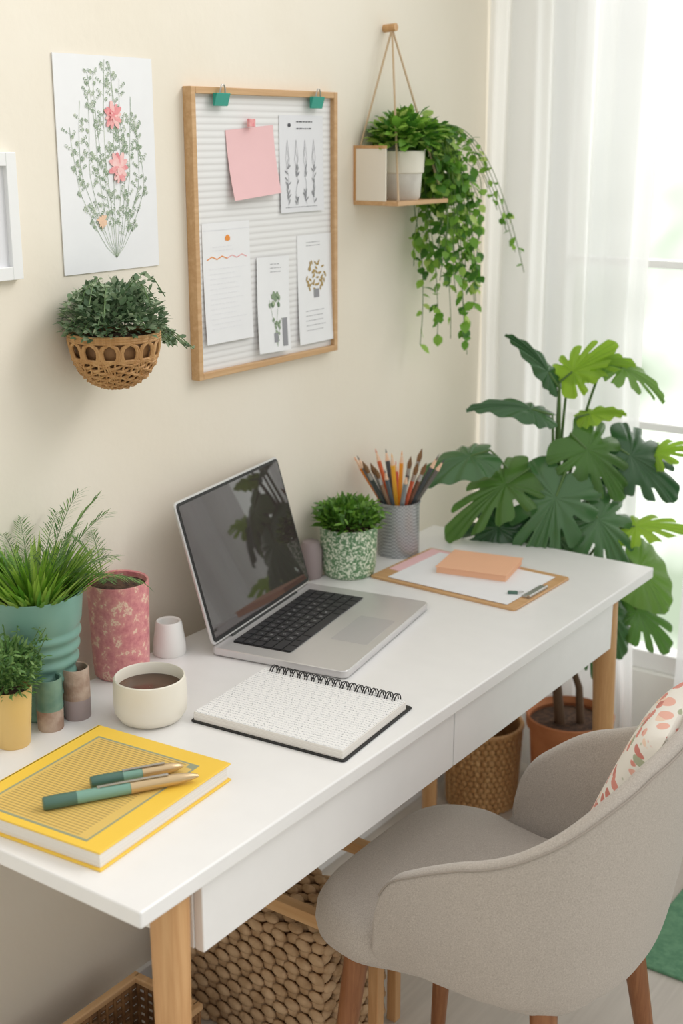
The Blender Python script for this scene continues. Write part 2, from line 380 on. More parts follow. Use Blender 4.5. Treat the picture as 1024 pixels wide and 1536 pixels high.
# ------------------------------------------------------------------ wall art
def polyrib(b,pts,w,mat,x):
    for (y0,z0),(y1,z1) in zip(pts[:-1],pts[1:]):
        d=V((y1-y0,z1-z0));l=d.length
        if l<1e-6: continue
        n=V((-d.y,d.x))/l*w/2
        b.add([(x,y0-n.x,z0-n.y),(x,y1-n.x,z1-n.y),(x,y1+n.x,z1+n.y),(x,y0+n.x,z0+n.y)],[(0,1,2,3)],mat)
def ell(b,y,z,ly,lz,ang,mat,x,n=10):
    c,s_=math.cos(ang),math.sin(ang);vs=[]
    for k in range(n):
        a=2*math.pi*k/n;p,q=ly*math.cos(a),lz*math.sin(a);vs.append((x,y+p*c-q*s_,z+p*s_+q*c))
    b.add(vs,[tuple(range(n))],mat)
def plant_drawing(b,W,H,rng,x,nst=7,leafm=0,stemm=0,nl=26,ls=.0035,even=False):
    for i in range(nst):
        ty=(rv(rng,-.42,.42) if not even else (-.46+.92*i/(nst-1)))*W;th=rv(rng,.45,.92)*H
        if even: th=H*(.94-.75*abs(ty/W)**1.0*rv(rng,.5,1.1)) 
        pts=[]
        for k in range(13):
            t=k/12
            if even: py=W*.05*(1-t)+ty*min(1,t*1.9)**.7+W*.05*math.sin(5*t+i*1.7)*t
            else: py=W*.02+ty*t**1.3+W*.03*math.sin(5*t+i)
            pts.append((py,-H*.44+th*t))
        polyrib(b,pts,.0007,stemm,x)
        for k in range(nl):
            t=rv(rng,.15,1);j=min(11,int(t*12));f_=t*12-j
            py=pts[j][0]*(1-f_)+pts[j+1][0]*f_;pz=pts[j][1]*(1-f_)+pts[j+1][1]*f_
            sgn=rng.choice([-1,1]);l=rv(rng,.008,.022)*W/.2;a=math.pi/2-sgn*rv(rng,.4,1.2)
            q=(py+l*math.cos(a),pz+l*math.sin(a));polyrib(b,[(py,pz),q],.0005,stemm,x)
            for u in (.5,.8,1.05):
                for sg in (-1,1):
                    ell(b,py+l*u*math.cos(a)+sg*ls*.6*math.sin(a),pz+l*u*math.sin(a)-sg*ls*.6*math.cos(a),ls*rv(rng,.6,1),ls*.28,a+sg*.7,leafm,x+.0001*rng.random(),6)
def flower(b,y,z,r,mat,x,rng,n=11,asp=1):
    for k in range(n):
        a=2*math.pi*k/n+rv(rng,-.15,.15);rr=r*rv(rng,.8,1.1);ell(b,y+math.cos(a)*rr*.45,z+math.sin(a)*rr*.45*asp,rr*.5,rr*.20,a,mat if k%3 else (3 if mat==1 else 1 if mat==3 else mat),x+.0001*k)
y0,z0=S(.455,1.437);y1,z1=S(.670,1.768);W_,H_=y1-y0,z1-z0
R=root('botanical_poster','white poster with painted pink flowers and green stems','poster',(WX,(y0+y1)/2,z0))
b=MB();b.box((.001,-W_/2,0),(.0025,W_/2,H_));b.obj('sheet',['paper'],R,False)
b=MB();rng=random.Random(5);plant_drawing(b,W_*.74,H_*1.0,rng,.0030,12,0,0,26,.0026,True)
for i in range(len(b.v)): b.v[i]=(b.v[i][0],b.v[i][1],b.v[i][2]+H_*.50)
flower(b,W_*.06,H_*.73,.024,1,.0036,rng);flower(b,W_*.10,H_*.49,.025,3,.0036,rng,11,1.2);flower(b,-W_*.10,H_*.24,.013,2,.0036,rng)
flower(b,W_*.055,H_*.73,.010,1,.0054,rng,8);flower(b,W_*.09,H_*.45,.013,3,.0054,rng,7)
b.obj('painted_plant',['pgreen2','pink','ppeach','pinkl'],R,False)
y0,z0=S(.17,1.441);y1,z1=S(.362,1.625);W_,H_=y1-y0,z1-z0
R=root('picture_frame','small white picture frame hanging on the wall','picture frame',(WX,(y0+y1)/2,z0))
b=MB();t=.020
for lo,hi in [((0,-W_/2,0),(.014,-W_/2+t,H_)),((0,W_/2-t,0),(.014,W_/2,H_)),((0,-W_/2+t,0),(.014,W_/2-t,t)),((0,-W_/2+t,H_-t),(.014,W_/2-t,H_))]: b.box(lo,hi)
b.obj('frame',['framew'],R,False,.001)
boxobj('picture',(0.002,-W_/2+t,t),(.006,W_/2-t,H_-t),['paper2'],R,0)
# pin board
y0,z0=S(.745,1.228);y1,z1=S(1.170,1.728);BW,BH=y1-y0,z1-z0;BC=(y0+y1)/2;BZ=z0
R=root('pin_board','wood framed white ribbed pin board hanging on the wall','pin board',(WX,BC,BZ))
t=.012;b=MB()
for lo,hi in [((0,-BW/2,0),(.02,-BW/2+t,BH)),((0,BW/2-t,0),(.02,BW/2,BH)),((0,-BW/2+t,0),(.02,BW/2-t,t)),((0,-BW/2+t,BH-t),(.02,BW/2-t,BH))]: b.box(lo,hi)
b.obj('frame',['oaky'],R,False,.0012)
boxobj('panel',(.001,-BW/2+t,t),(.010,BW/2-t,BH-t),['rib'],R,0)
def paper(name,label,y0,y1,z0,z1,mat,rot=0,x=.011,cat='paper',draw=None,curl=.004,drawmats=None,group='papers pinned on the board'):
    a,c=S(y0,z0),S(y1,z1);Wp,Hp=c[0]-a[0],c[1]-a[1]
    R=root(name,label,cat,(WX+x,(a[0]+c[0])/2,a[1]),0,group);R.rotation_euler=(rot,0,0)
    n=10;vs=[];fs=[]
    xf=lambda z:.0006+curl*(1-z/Hp)**2
    for j in range(n+1):
        z=Hp*j/n
        vs+=[(xf(z),-Wp/2,z),(xf(z),Wp/2,z),(xf(z)-.0005,-Wp/2,z),(xf(z)-.0005,Wp/2,z)]
    for j in range(n):
        q=j*4;fs+=[(q,q+1,q+5,q+4),(q+2,q+6,q+7,q+3),(q,q+4,q+6,q+2),(q+1,q+3,q+7,q+5)]
    b=MB();b.add(vs,fs);b.obj('sheet',[mat],R,angle=60)
    if draw:
        d=MB();draw(d,Wp,Hp)
        for i,p in enumerate(d.v): d.v[i]=(p[0]+xf(max(0,min(Hp,p[2])))+.0006,p[1],p[2])
        d.obj('drawing',drawmats,R,False)
    return R
def lines(b,y0,y1,z0,z1,rows,mat,rng,h=.0012,ragged=.3):
    for j in range(rows):
        z=z1-(z1-z0)*j/max(1,rows-1);y=y0;end=y1-rng.random()*ragged*(y1-y0)
        while y<end:
            l=rv(rng,.003,.010);b.add([(0,y,z),(0,min(end,y+l),z),(0,min(end,y+l),z+h),(0,y,z+h)],[(0,1,2,3)],mat);y+=l+.0022
rng=random.Random(11)
paper('sticky_note','pink square paper note pinned on the board',.850,.985,1.541,1.662,'pinkp',rot=.07,curl=.012)
def dsk(b,W,H):
    ell(b,-W*.28,H*.9,.005,.004,0,1,0);lines(b,-W*.12,W*.3,H*.86,H*.93,2,1,rng,.002)
    for i in range(4):
        y=-W*.33+W*.2*i;plist=[(y+.004*math.sin(k*1.7+i),H*.08+H*.6*k/10) for k in range(11)]
        polyrib(b,plist,.0008,0,0)
        for k in range(14):
            a=rv(rng,.6,2.5);ell(b,y+math.cos(a)*.006,H*.1+H*.38*rng.random(),.006,.0014,a,0,0.0001)
        polyrib(b,[(y-.006,H*.55),(y,H*.75),(y+.006,H*.55),(y,H*.45),(y-.006,H*.55)],.0007,0,0)
    lines(b,-W*.4,W*.4,H*.03,H*.05,1,0,rng)
paper('sketch_sheet','white sheet with grey plant sketches pinned on board',.995,1.132,1.508,1.684,'paper2',x=.0105,draw=dsk,drawmats=['ink','inkdk'],curl=.003)
def dlist(b,W,H):
    polyrib(b,[(-W/2,H*.94),(W/2,H*.94)],.001,0,0)
    ell(b,W*.02,H*.87,.006,.006,0,1,0);b.add([(0,-.004,H*.85),(0,.010,H*.85),(0,.010,H*.88),(0,-.004,H*.88)],[(0,1,2,3)],1)
    p=[(-W*.42+W*.84*k/8,H*(.70+.012*(k%2)*2)) for k in range(9)];polyrib(b,p[:5],.0018,1,0);polyrib(b,p[4:],.0014,2,0)
    lines(b,-W*.38,W*.40,H*.12,H*.62,13,0,rng,.0008)
    lines(b,-W*.3,W*.25,H*.77,H*.80,2,0,rng,.0010)
paper('letter','white letter with an orange mark pinned on board',.772,.903,1.288,1.500,'paper',x=.0105,draw=dlist,drawmats=['paper2','orange','pink'],curl=.006)
def dflor(b,W,H):
    lines(b,-W*.1,W*.3,H*.84,H*.92,3,1,rng,.001)
    n0=len(b.v);plant_drawing(b,W*.5,H*.6,rng,0,3,0,0,8,.003)
    for i in range(n0,len(b.v)): b.v[i]=(b.v[i][0],b.v[i][1]+W*.05,b.v[i][2]+H*.32)
    for k in range(12): ell(b,W*.05+rv(rng,-.012,.012),H*.55+rv(rng,-.012,.012),.006,.004,rv(rng,0,3),0,.0002)
    b.box((-.0001,-W*.02,H*.1),(.0002,W*.1,H*.2),1);b.box((-.0001,W*.25,H*.05),(.0002,W*.4,H*.35),1)
paper('floral_card','white card with small green plant drawing on board',.915,1.012,1.252,1.430,'paper',x=.013,rot=-.03,draw=dflor,drawmats=['pgreen','ink'],curl=.008)
def dcard(b,W,H):
    lines(b,-W*.25,W*.2,H*.9,H*.93,2,1,rng,.001)
    for k in range(46): ell(b,rv(rng,-W*.25,W*.3),H*rv(rng,.48,.75),.005,.0022,rv(rng,0,3),0,.0001*rng.random())
    b.box((-.0001,-W*.05,H*.42),(.0002,W*.10,H*.50),1)
    lines(b,-W*.3,W*.3,H*.12,H*.3,5,1,rng,.001)
paper('plant_card','white card with brown flower drawing on the board',1.047,1.160,1.253,1.463,'paper',x=.0105,draw=dcard,drawmats=['stripe','ink'],curl=.006)
yy,zz=S(.905,1.665);b=MB();b.box((0,-.009,0),(.006,.009,.014));o=b.obj('paper_tab',['pink'],smooth=False,bevel=.001,loc=(WX+.016,yy,zz-.002));tag(o,'small pink tab holding the pink note','tab')
for yc in (.820,1.098):
    yy,zz=S(yc,1.722)
    R=root('binder_clip','teal metal binder clip on the board frame','binder clip',(WX+.019,yy,zz-.014),0,'teal binder clips')
    b=MB();b.add([(0,-.019,-.012),(0,.019,-.012),(0,.019,.010),(0,-.019,.010),(.010,-.019,.010),(.010,.019,.010),(.003,.019,-.012),(.003,-.019,-.012)],
        [(0,1,2,3),(3,2,5,4),(4,5,6,7),(7,6,1,0),(0,3,4,7),(1,6,5,2)]);b.obj('clip_body',['tealclip'],R,False,.001)
    b=MB();b.tube([(.006,-.008,.008),(.008,-.006,.018),(.008,-.003,.024),(.008,.003,.024),(.008,.006,.018),(.006,.008,.008)],.0014,8);b.obj('wire_handle',['steel'],R)
# ------------------------------------------------------------------ plants helpers
def bush(b,c,r,n,L,W,rng,mat=0,up=.4,seg=3,low=-.2,curl=.25,stem=None):
    c=V(c)
    for i in range(n):
        th=rv(rng,0,2*math.pi);z=rv(rng,low,1);q=math.sqrt(max(0,1-z*z));rr=rng.random()**.4
        d=V((q*math.cos(th),q*math.sin(th),z))
        p=c+V((d.x*r[0],d.y*r[1],d.z*r[2]))*rr
        dd=(d+V((rv(rng,-.6,.6),rv(rng,-.6,.6),rv(rng,-.4,.6)+up))).normalized()
        nn=V((rv(rng,-.5,.5),rv(rng,-.5,.5),1))
        b.leaf(p,dd,nn,L*rv(rng,.7,1.25),W*rv(rng,.7,1.2),seg,curl,.2,mat)
def sprig(b,pts,rng,n,L,W,mat=0,stem=1,sr=.0008,down=.0):
    b.tube(pts,sr,4,stem);m=len(pts)-1
    for k in range(n):
        t=rv(rng,.1,1)*m;j=min(m-1,int(t));p=V(pts[j]).lerp(V(pts[j+1]),t-j)
        d=V((rv(rng,-1,1),rv(rng,-1,1),rv(rng,-.6,.6)-down))
        b.leaf(p,d,V((rv(rng,-.5,.5)+.3,rv(rng,-.5,.5)-.3,.8)),L*rv(rng,.6,1.2),W*rv(rng,.7,1.2),3,.2,.2,mat)
def soil(parent,r,z): 
    b=MB();b.lathe([(r,z),(r*.6,z+.003),(.0005,z+.004)],32);return b.obj('soil',['soil'],parent)
# wall basket planter
R=root('wall_planter','woven rattan half-round wall planter with grey-green herb','potted plant',(.028,.530,1.254))
r0=.074;H=.088
def bowl(t):
    a=t*math.pi/2;return (r0*math.sin(a)**.8,H*(1-math.cos(a)))
b=MB();rng=random.Random(3)
for j in range(17):
    t=.08+.60*j/16;r,z=bowl(t);n=72
    b.tube([((r+.0018*math.sin(18*2*math.pi*k/n+j*math.pi))*math.cos(2*math.pi*k/n),(r+.0018*math.sin(18*2*math.pi*k/n+j*math.pi))*math.sin(2*math.pi*k/n),z+.0030*math.sin(9*2*math.pi*k/n+j*2.1)) for k in range(n+1)],.0022,5)
for t in (.70,.72,.94,.97,1.0):
    r,z=bowl(t);b.tube([(r*math.cos(2*math.pi*k/48),r*math.sin(2*math.pi*k/48),z) for k in range(49)],.0026,6)
for k in range(44):
    a=2*math.pi*k/44;b.tube([((bowl(t)[0]+.001)*math.cos(a+.1*math.sin(t*6+k)),(bowl(t)[0]+.001)*math.sin(a+.1*math.sin(t*6+k)),bowl(t)[1]) for t in (.05,.2,.35,.5,.62,.72)],.0018,5)
for k in range(14):
    a0=2*math.pi*k/14
    for wd in (1.0,.8):
        b.tube([(bowl(t)[0]*math.cos(a0+da*wd),bowl(t)[0]*math.sin(a0+da*wd),bowl(t)[1]) for t,da in [(.70,-.14),(.76,-.21),(.83,-.22),(.89,-.16),(.93,0),(.89,.16),(.83,.22),(.76,.21),(.70,.14)]],.0028,6)
b.obj('basket',['rattan'],R)
b=MB();b.lathe([(max(.001,bowl(t)[0]-.006),bowl(t)[1]+.002) for t in (0.02,.2,.4,.6,.8,.95)],32);b.obj('liner',['rattandk'],R)
b=MB();b.lathe([(.064,.078),(.04,.082),(.0005,.084)],24);b.obj('soil',['soil'],R)
b=MB();bush(b,(0,0,.102),(.080,.086,.064),1500,.013,.010,rng,0,.3,2,-.25)
for k in range(50):
    a=rv(rng,0,6.28);l=rv(rng,.05,.10)
    if math.cos(a)<-.3: l=.05
    up=rv(rng,.02,.09)
    b_p=[V((0,0,.10))+V((math.cos(a),math.sin(a),0))*l*t+V((0,0,up*math.sin(t*2.4)-.02*t*t)) for t in (0,.3,.6,.8,1)]
    sprig(b,b_p,rng,18,.011,.009)
for k in range(12):
    a=math.pi/2+rv(rng,-.8,.4);l=rv(rng,.10,.15)
    sprig(b,[V((0,0,.11))+V((math.cos(a)*l*t,math.sin(a)*l*t,.03*t-.085*t*t)) for t in (0,.3,.6,.8,1)],rng,22,.011,.009)
clampx(b,-.075)
b.obj('foliage',['f_herb','stem'],R)
# hanging shelf
R=root('hanging_shelf','small wooden shelf hung by jute ropes from a peg','shelf',(0.0,1.322,1.508))
b=MB();b.box((-.05,0,0),(.062,.20,.009));b.obj('shelf_board',['oaky'],R,False,.001)
b=MB();b.add([(-.05,0,.009),(-.044,0,.009),(-.044,0,.114),(.03,0,.114),(.03,0,.120),(-.05,0,.120),(-.05,.006,.009),(-.044,.006,.009),(-.044,.006,.114),(.03,.006,.114),(.03,.006,.120),(-.05,.006,.120)],
   [(0,1,2,5),(2,3,4,5),(6,11,8,7),(8,11,10,9),(0,6,7,1),(1,7,8,2),(2,8,9,3),(3,9,10,4),(4,10,11,5),(5,11,6,0)]);b.obj('side_frame',['oak'],R,False,.0004)
boxobj('side_panel',(-.044,.001,.009),(.03,.005,.114),['wall'],R,.0005)
boxobj('back_panel',(-.05,.006,.009),(-.046,.20,.110),['whitem'],R,.0005)
pk=(-.03,.112,.353)
for e in [(-.045,.01,.1),(.055,.012,.009),(.055,.19,.009)]:
    b=MB();b.tube([pk,e],.0022,8);b.obj('rope',['rope'],R)
b=MB();b.tube([(-.05,.112,.354),(-.02,.112,.356)],.008,14);b.obj('peg',['oak'],R)
# trailing plant
R=root('trailing_plant','leafy trailing vine in a two-tone white pot on shelf','potted plant',(.010,1.415,1.517))
b=MB();b.lathe([(.0005,0),(.036,0),(.040,.006),(.043,.05),(.0435,.054)],40);b.lathe([(.0435,.054),(.047,.056),(.049,.098),(.047,.100),(.044,.094)],40,1);b.obj('pot',['whitepot','cream'],R)
soil(R,.044,.09)
b=MB();rng=random.Random(8)
bush(b,(0,.02,.118),(.058,.09,.058),400,.027,.020,rng,0,.1,3,-.2)
bush(b,(.0,.13,.070),(.05,.07,.085),260,.026,.020,rng,0,-.5,3,-1)
for k in range(34):
    sx=rv(rng,-.02,.055);reach=rv(rng,.08,.26);drop=rv(rng,.14,.48)*(1 if reach>.12 else .6)
    pts=[V((sx*.5+sx*t**.5,reach*min(1,t*1.6)**.8+.014*math.sin(7*t+k),.125+.03*math.sin(min(1,t*2)*3.0)-drop*max(0,t-.22)/.78)) for t in [i/12 for i in range(13)]]
    sprig(b,pts,rng,int(12+drop*38),.027,.021,0,1,.001,.5)
for k in range(5):
    pts=[V((.02+.01*k,.05+t*(.29+.03*k),.15+.02*math.sin(t*3)-t*t*(.14+.05*k))) for t in [i/12 for i in range(13)]]
    sprig(b,pts,rng,13,.023,.016,0,1,.001,.3)
clampx(b,-.057)
b.obj('foliage',['f_vine','stem'],R)
# ------------------------------------------------------------------ desk pots
R=root('grass_planter','ribbed teal ceramic pot with spiky grass plant','potted plant',(.026,.328,.75))
b=MB();prof=[(.0005,0),(.048,0),(.051,.004)]
for k in range(70):
    z=.006+.145*k/69;prof.append((.052+.018*k/69+.0020*math.sin(z*2*math.pi/.022),z))
prof+=[(.072,.16),(.076,.203),(.075,.207),(.071,.205),(.067,.18)]
b.lathe(prof,56);b.obj('pot',['teal'],R);soil(R,.068,.188)
b=MB();rng=random.Random(21)
for k in range(340):
    a=rv(rng,0,6.28);rr=rng.random()**.6*.058;l=rv(rng,.06,.108)
    tilt=rr/.058*.8+rv(rng,0,.25);d=V((math.cos(a)*tilt,math.sin(a)*tilt,1))
    b.leaf((rr*math.cos(a),rr*math.sin(a),.186),d,V((-math.cos(a),-math.sin(a),.6)),l,.0072,5,rv(rng,.05,.25),.3,0,.8)
def frond(b,base,d,L,rng,n=22,ll=.03,mat=0,stem=1,droop=.5,lw=.002):
    base=V(base);d=V(d).normalized();side=d.cross(V((0,0,1)))
    if side.length<.05: side=V((1,0,0))
    side.normalize();pts=[]
    for k in range(11):
        t=k/10;h=V((d.x,d.y,0));pts.append(base+d*L*t+h*L*.3*t*t-V((0,0,droop*L*t*t)))
    b.tube(pts,[.0012*(1-.7*k/10) for k in range(11)],5,stem)
    for k in range(n):
        t=.25+.75*k/n;j=min(9,int(t*10));p=pts[j].lerp(pts[j+1],t*10-j);tg=(pts[j+1]-pts[j]).normalized()
        for sg in (-1,1):
            dd=tg*.9+side*sg*.7+V((rv(rng,-.15,.15),rv(rng,-.15,.15),rv(rng,-.1,.25)))
            b.leaf(p,dd,V((0,0,1)),ll*(1.1-.5*t)*rv(rng,.8,1.2),lw,3,.25,.1,mat)
for a,l,tl,dr in [(1.6,.24,.3,.3),(1.2,.21,.45,.3),(2.0,.19,.4,.3),(.6,.17,.6,.4),(-.8,.19,.4,.3),(2.6,.18,.3,.3),(.9,.25,.28,.3),(1.45,.15,.8,.4),(-1.3,.20,.2,.3),(.2,.20,.25,.3),(.85,.17,.9,.6),(1.1,.18,1.0,.7)]:
    frond(b,(.02*math.cos(a),.02*math.sin(a),.186),(math.cos(a)*tl,math.sin(a)*tl,1),l,rng,22,.034,2,1,dr)
clampx(b,-.070)
b.obj('foliage',['f_grass','stem','f_fern'],R)
R=root('fern_planter','pink floral patterned pot with soil and thin fern','potted plant',(.022,.516,.75))
b=MB();b.lathe([(.0005,0),(.044,0),(.047,.003),(.0485,.02),(.053,.166),(.052,.171),(.049,.169),(.048,.150)],48);b.obj('pot',['pinkpot'],R);soil(R,.049,.160)
b=MB();rng=random.Random(9)
for a,l,tl in [(-2.6,.16,.3),(-1.7,.13,.5),(2.7,.15,.3),(-.6,.06,.8)]:
    frond(b,(-.022,-.012,.160),(math.cos(a)*tl,math.sin(a)*tl,1),l,rng,16,.028,0,1,.4,.0018)
clampx(b,-.068)
b.obj('foliage',['f_fern','stem'],R)
def cup2(name,label,loc,r,h,m1,m2,cat):
    R=root(name,label,cat,loc)
    b=MB();b.lathe([(.0005,0),(r*.94,0),(r*.97,.002),(r,h*.4)],40);b.obj('base_band',[m2],R)
    b=MB();b.lathe([(r,h*.4),(r,h*.97),(r*.96,h),(r*.86,h*.99),(r*.84,h*.5),(.0005,h*.48)],40);b.obj('body',[m1],R)
cup2('wooden_tumbler','small two-tone birch wood tumbler beside teal pot',(.089,.346,.75),.0225,.086,'birch','mauve','tumbler')
cup2('glazed_tumbler','small dark teal glazed tumbler beside the teal pot',(.086,.292,.75),.021,.086,'tealdk','birch','tumbler')
R=root('bushy_plant','small mustard yellow pot with bushy green plant','potted plant',(.082,.220,.75))
b=MB();b.lathe([(.0005,0),(.024,0),(.0255,.003),(.0325,.092),(.0315,.095),(.029,.093),(.028,.08)],40);b.obj('pot',['yelpot'],R);soil(R,.029,.084)
b=MB();rng=random.Random(31)
bush(b,(0,0,.115),(.045,.048,.052),900,.013,.0045,rng,0,.5,2,-.5)
for k in range(40):
    a=rv(rng,0,6.28);l=rv(rng,.035,.062)
    sprig(b,[V((0,0,.095))+V((math.cos(a)*l*t,math.sin(a)*l*t,.08*t*rv(rng,.4,1.1))) for t in (0,.35,.7,1)],rng,24,.012,.004)
b.obj('foliage',['f_fern','stem'],R)
# cup + small vase
R=root('coffee_cup','cream ceramic cup filled with black coffee on desk','cup',(.19,.41,.75))
b=MB();b.lathe([(.0005,0),(.040,0),(.050,.004),(.0575,.016),(.059,.03),(.058,.065),(.0565,.072),(.0545,.0735),(.053,.071),(.053,.05),(.0005,.045)],56);b.obj('body',['cream'],R)
b=MB();b.lathe([(.0535,.0540),(.0005,.0542)],48);b.obj('coffee',['coffee'],R)
R=root('small_vase','small white tapered ceramic vase standing on desk','vase',(.030,.629,.75))
b=MB();b.lathe([(.0005,0),(.028,0),(.030,.003),(.0295,.02),(.0235,.060),(.0215,.063),(.018,.061),(.017,.045),(.0005,.04)],40);b.obj('body',['whitem'],R)
R=root('stoneware_jar','small mauve grey stoneware jar behind the laptop','jar',(-.012,1.115,.75))
b=MB();b.lathe([(.0005,0),(.022,0),(.024,.004),(.024,.06),(.018,.078),(.012,.081),(.0005,.081)],32);b.obj('body',['mauve'],R)
# speckled pot
R=root('speckled_planter','green speckled ceramic pot with small leafy plant','potted plant',(.038,1.182,.75))
b=MB();b.lathe([(.0005,0),(.050,0),(.054,.003),(.058,.02),(.061,.104),(.060,.108),(.056,.107),(.055,.09)],56);b.obj('pot',['spotpot'],R);soil(R,.056,.096)
b=MB();rng=random.Random(14);bush(b,(0,0,.112),(.064,.067,.046),1000,.020,.008,rng,0,.5,3,-.1)
for k in range(30):
    a=rv(rng,0,6.28);l=rv(rng,.05,.08);sprig(b,[V((0,0,.105))+V((math.cos(a)*l*t,math.sin(a)*l*t,.05*math.sin(t*2.6))) for t in (0,.35,.7,1)],rng,16,.018,.007)
clampx(b,-.083)
b.obj('foliage',['f_bright','stem'],R)
# pencil cup
CX,CY=.048,1.360
R=root('pencil_cup','grey wire mesh cup holding coloured pencils on desk','pencil cup',(CX,CY,.75))
b=MB();b.lathe([(.0005,0),(.046,0),(.047,.002),(.047,.118),(.049,.119),(.049,.122),(.046,.122),(.0455,.118),(.0455,.004),(.0005,.003)],48);b.obj('body',['mesh'],R)
def pencilmesh(c,kind):
    b=MB();L=.20;r=.0045
    if kind=='brush':
        b.tube([(0,0,0),(0,0,.06),(0,0,.16)],[.002,.0035,.004],8,0);b.tube([(0,0,.16),(0,0,.175)],.0042,8,1);b.tube([(0,0,.175),(0,0,.185),(0,0,.20)],[.004,.005,.0006],8,2)
    else:
        b.tube([(0,0,0),(0,0,.176)],r,6,0);b.tube([(0,0,.176),(0,0,.192)],[r,.0015],6,1);b.tube([(0,0,.192),(0,0,.20)],[.0015,.0003],6,2)
    mc=plain('pencil_paint_%d_%d_%d'%c,c,.35)
    me=b.obj('pencil',[mc,'steel' if kind=='brush' else 'ppeach',('inkdk' if c[0]<150 else mc) if kind!='brush' else 'rattandk'])
    d=me.data;bpy.data.objects.remove(me);return d
specs=[((240,140,44),'p'),((60,62,66),'p'),((54,54,58),'brush'),((96,102,108),'p'),((250,184,60),'p'),((120,80,60),'brush'),((54,64,62),'brush'),((226,96,70),'p'),((92,96,96),'p'),((118,126,128),'brush'),((248,160,52),'p'),((70,76,80),'p'),((150,120,96),'brush'),((140,146,150),'p'),((64,74,76),'p'),((222,108,60),'p'),((88,80,76),'brush'),((110,106,100),'p'),((100,110,116),'p'),((206,96,64),'brush')]
rng=random.Random(17);N=len(specs)
Rr=V((.817,.576,0));Bb=V((.578,-.816,0))
for i,(c,kind) in enumerate(specs):
    me=pencilmesh(c,kind)
    o=bpy.data.objects.new('paintbrush' if kind=='brush' else 'pencil',me);col.objects.link(o)
    lat=-1+2*((i*7)%N)/(N-1);dep=-1+2*((i*3)%N)/(N-1)
    m_=math.sqrt(max(.0,1-lat*lat*.9));rim_=Rr*lat*.0405+Bb*dep*.036*m_
    ba=-Rr*lat*.032-Bb*dep*.015*m_
    d=V((rim_.x-ba.x,rim_.y-ba.y,.116)).normalized();sc=rv(rng,1.0,1.2)
    if abs(lat)>.75: sc=1.24
    o.rotation_mode='QUATERNION';o.rotation_quaternion=d.to_track_quat('Z','Y');o.location=(CX+ba.x,CY+ba.y,.756);o.scale=(1.15,1.15,sc)
    tag(o,('slim paintbrush' if kind=='brush' else 'sharpened coloured pencil')+' standing in the mesh cup','paintbrush' if kind=='brush' else 'pencil','pencils in the mesh cup')
# clipboard
R=root('clipboard','wooden clipboard holding white paper lying on desk','clipboard',(.268,1.298,.75),math.radians(-1))
b=MB();rslab(b,.174,.120,0,.005,.008);b.obj('board',['oakx'],R)
boxobj('peach_sheet',(-.165,-.06,.005),(.06,.113,.0058),['pinkp'],R,0)
boxobj('paper',(-.135,-.108,.0058),(.150,.098,.0068),['paper'],R,0)
b=MB();b.box((.150,-.05,.005),(.168,.03,.009));b.tube([(.166,-.05,.009),(.166,.03,.009)],.003,10);b.obj('clip',['steel'],R,False,.001)
R=root('notepad','peach orange notepad resting on the clipboard','notepad',(.262,1.350,.7568),math.radians(12))
boxobj('pages',(-.076,-.062,0),(.076,.062,.012),['peach'],R,.0006)
boxobj('cover',(-.078,-.064,.012),(.078,.064,.0145),['peach'],R,.0008)
R=root('binder_clip','tiny dark green clip on the clipboard edge','binder clip',(.395,1.250,.7568),.5)
b=MB();b.box((-.010,-.005,0),(.010,.005,.005));b.obj('clip_body',['pendk'],R,False,.001)
b=MB();b.tube([(.008,0,.004),(.018,.003,.005),(.022,0,.005),(.018,-.003,.004),(.008,0,.002)],.0008,6);b.obj('wire_handle',['steel'],R)
# ------------------------------------------------------------------ notebook
R=root('spiral_notebook','open spiral notebook with handwritten page on desk','notebook',(.383,.558,.75),math.radians(5))
b=MB();rslab(b,.142,.112,0,.003,.006);b.obj('cover',['black'],R)
boxobj('pages',(-.137,-.108,.003),(.137,.096,.017),['pages'],R,.0006)
boxobj('written_page',(-.136,-.107,.017),(.136,.097,.0177),['script'],R,0)
b=MB()
for k in range(18):
    x=-.118+.236*k/17
    for dx in (-.0022,.0022):
        b.tube([(x+dx,.098+.012*math.cos(a),.0125+.0125*math.sin(a)) for a in [j*2*math.pi/14 for j in range(15)]],.0010,6)
b.obj('spiral_binding',['black'],R)
# yellow book
R=root('yellow_book','thick yellow hardcover book with striped cover','book',(.319,.169,.75),math.radians(4.5))
hx,hy=.124,.143
boxobj('pages',(-hx+.004,-hy+.004,.003),(hx-.004,hy-.004,.025),['pages'],R,.0006)
b=MB();b.box((-hx,-hy,0),(hx,hy,.0032));b.box((-hx,-hy,.0248),(hx,hy,.028));b.box((-hx-.001,-hy,0),(-hx+.004,hy,.028));C_=b.obj('cover',['yellow'],R,False,.0012)
b=MB();z=.0281
def q(x0,y0,x1,y1,m,dz=0): b.box((x0,y0,z-.0003+dz),(x1,y1,z+.0002+dz),m)
q(-.098,-.130,.091,.112,2);q(-.094,-.126,.076,.108,0,.0001);q(-.094,-.126,.088,.098,0,.00012)
for k in range(40):
    yy=-.122+.226*k/39;q(-.088,yy,.072,yy+.0016,1,.0003)
b.obj('cover_print',['yel2','stripe','slate'],C_,False)
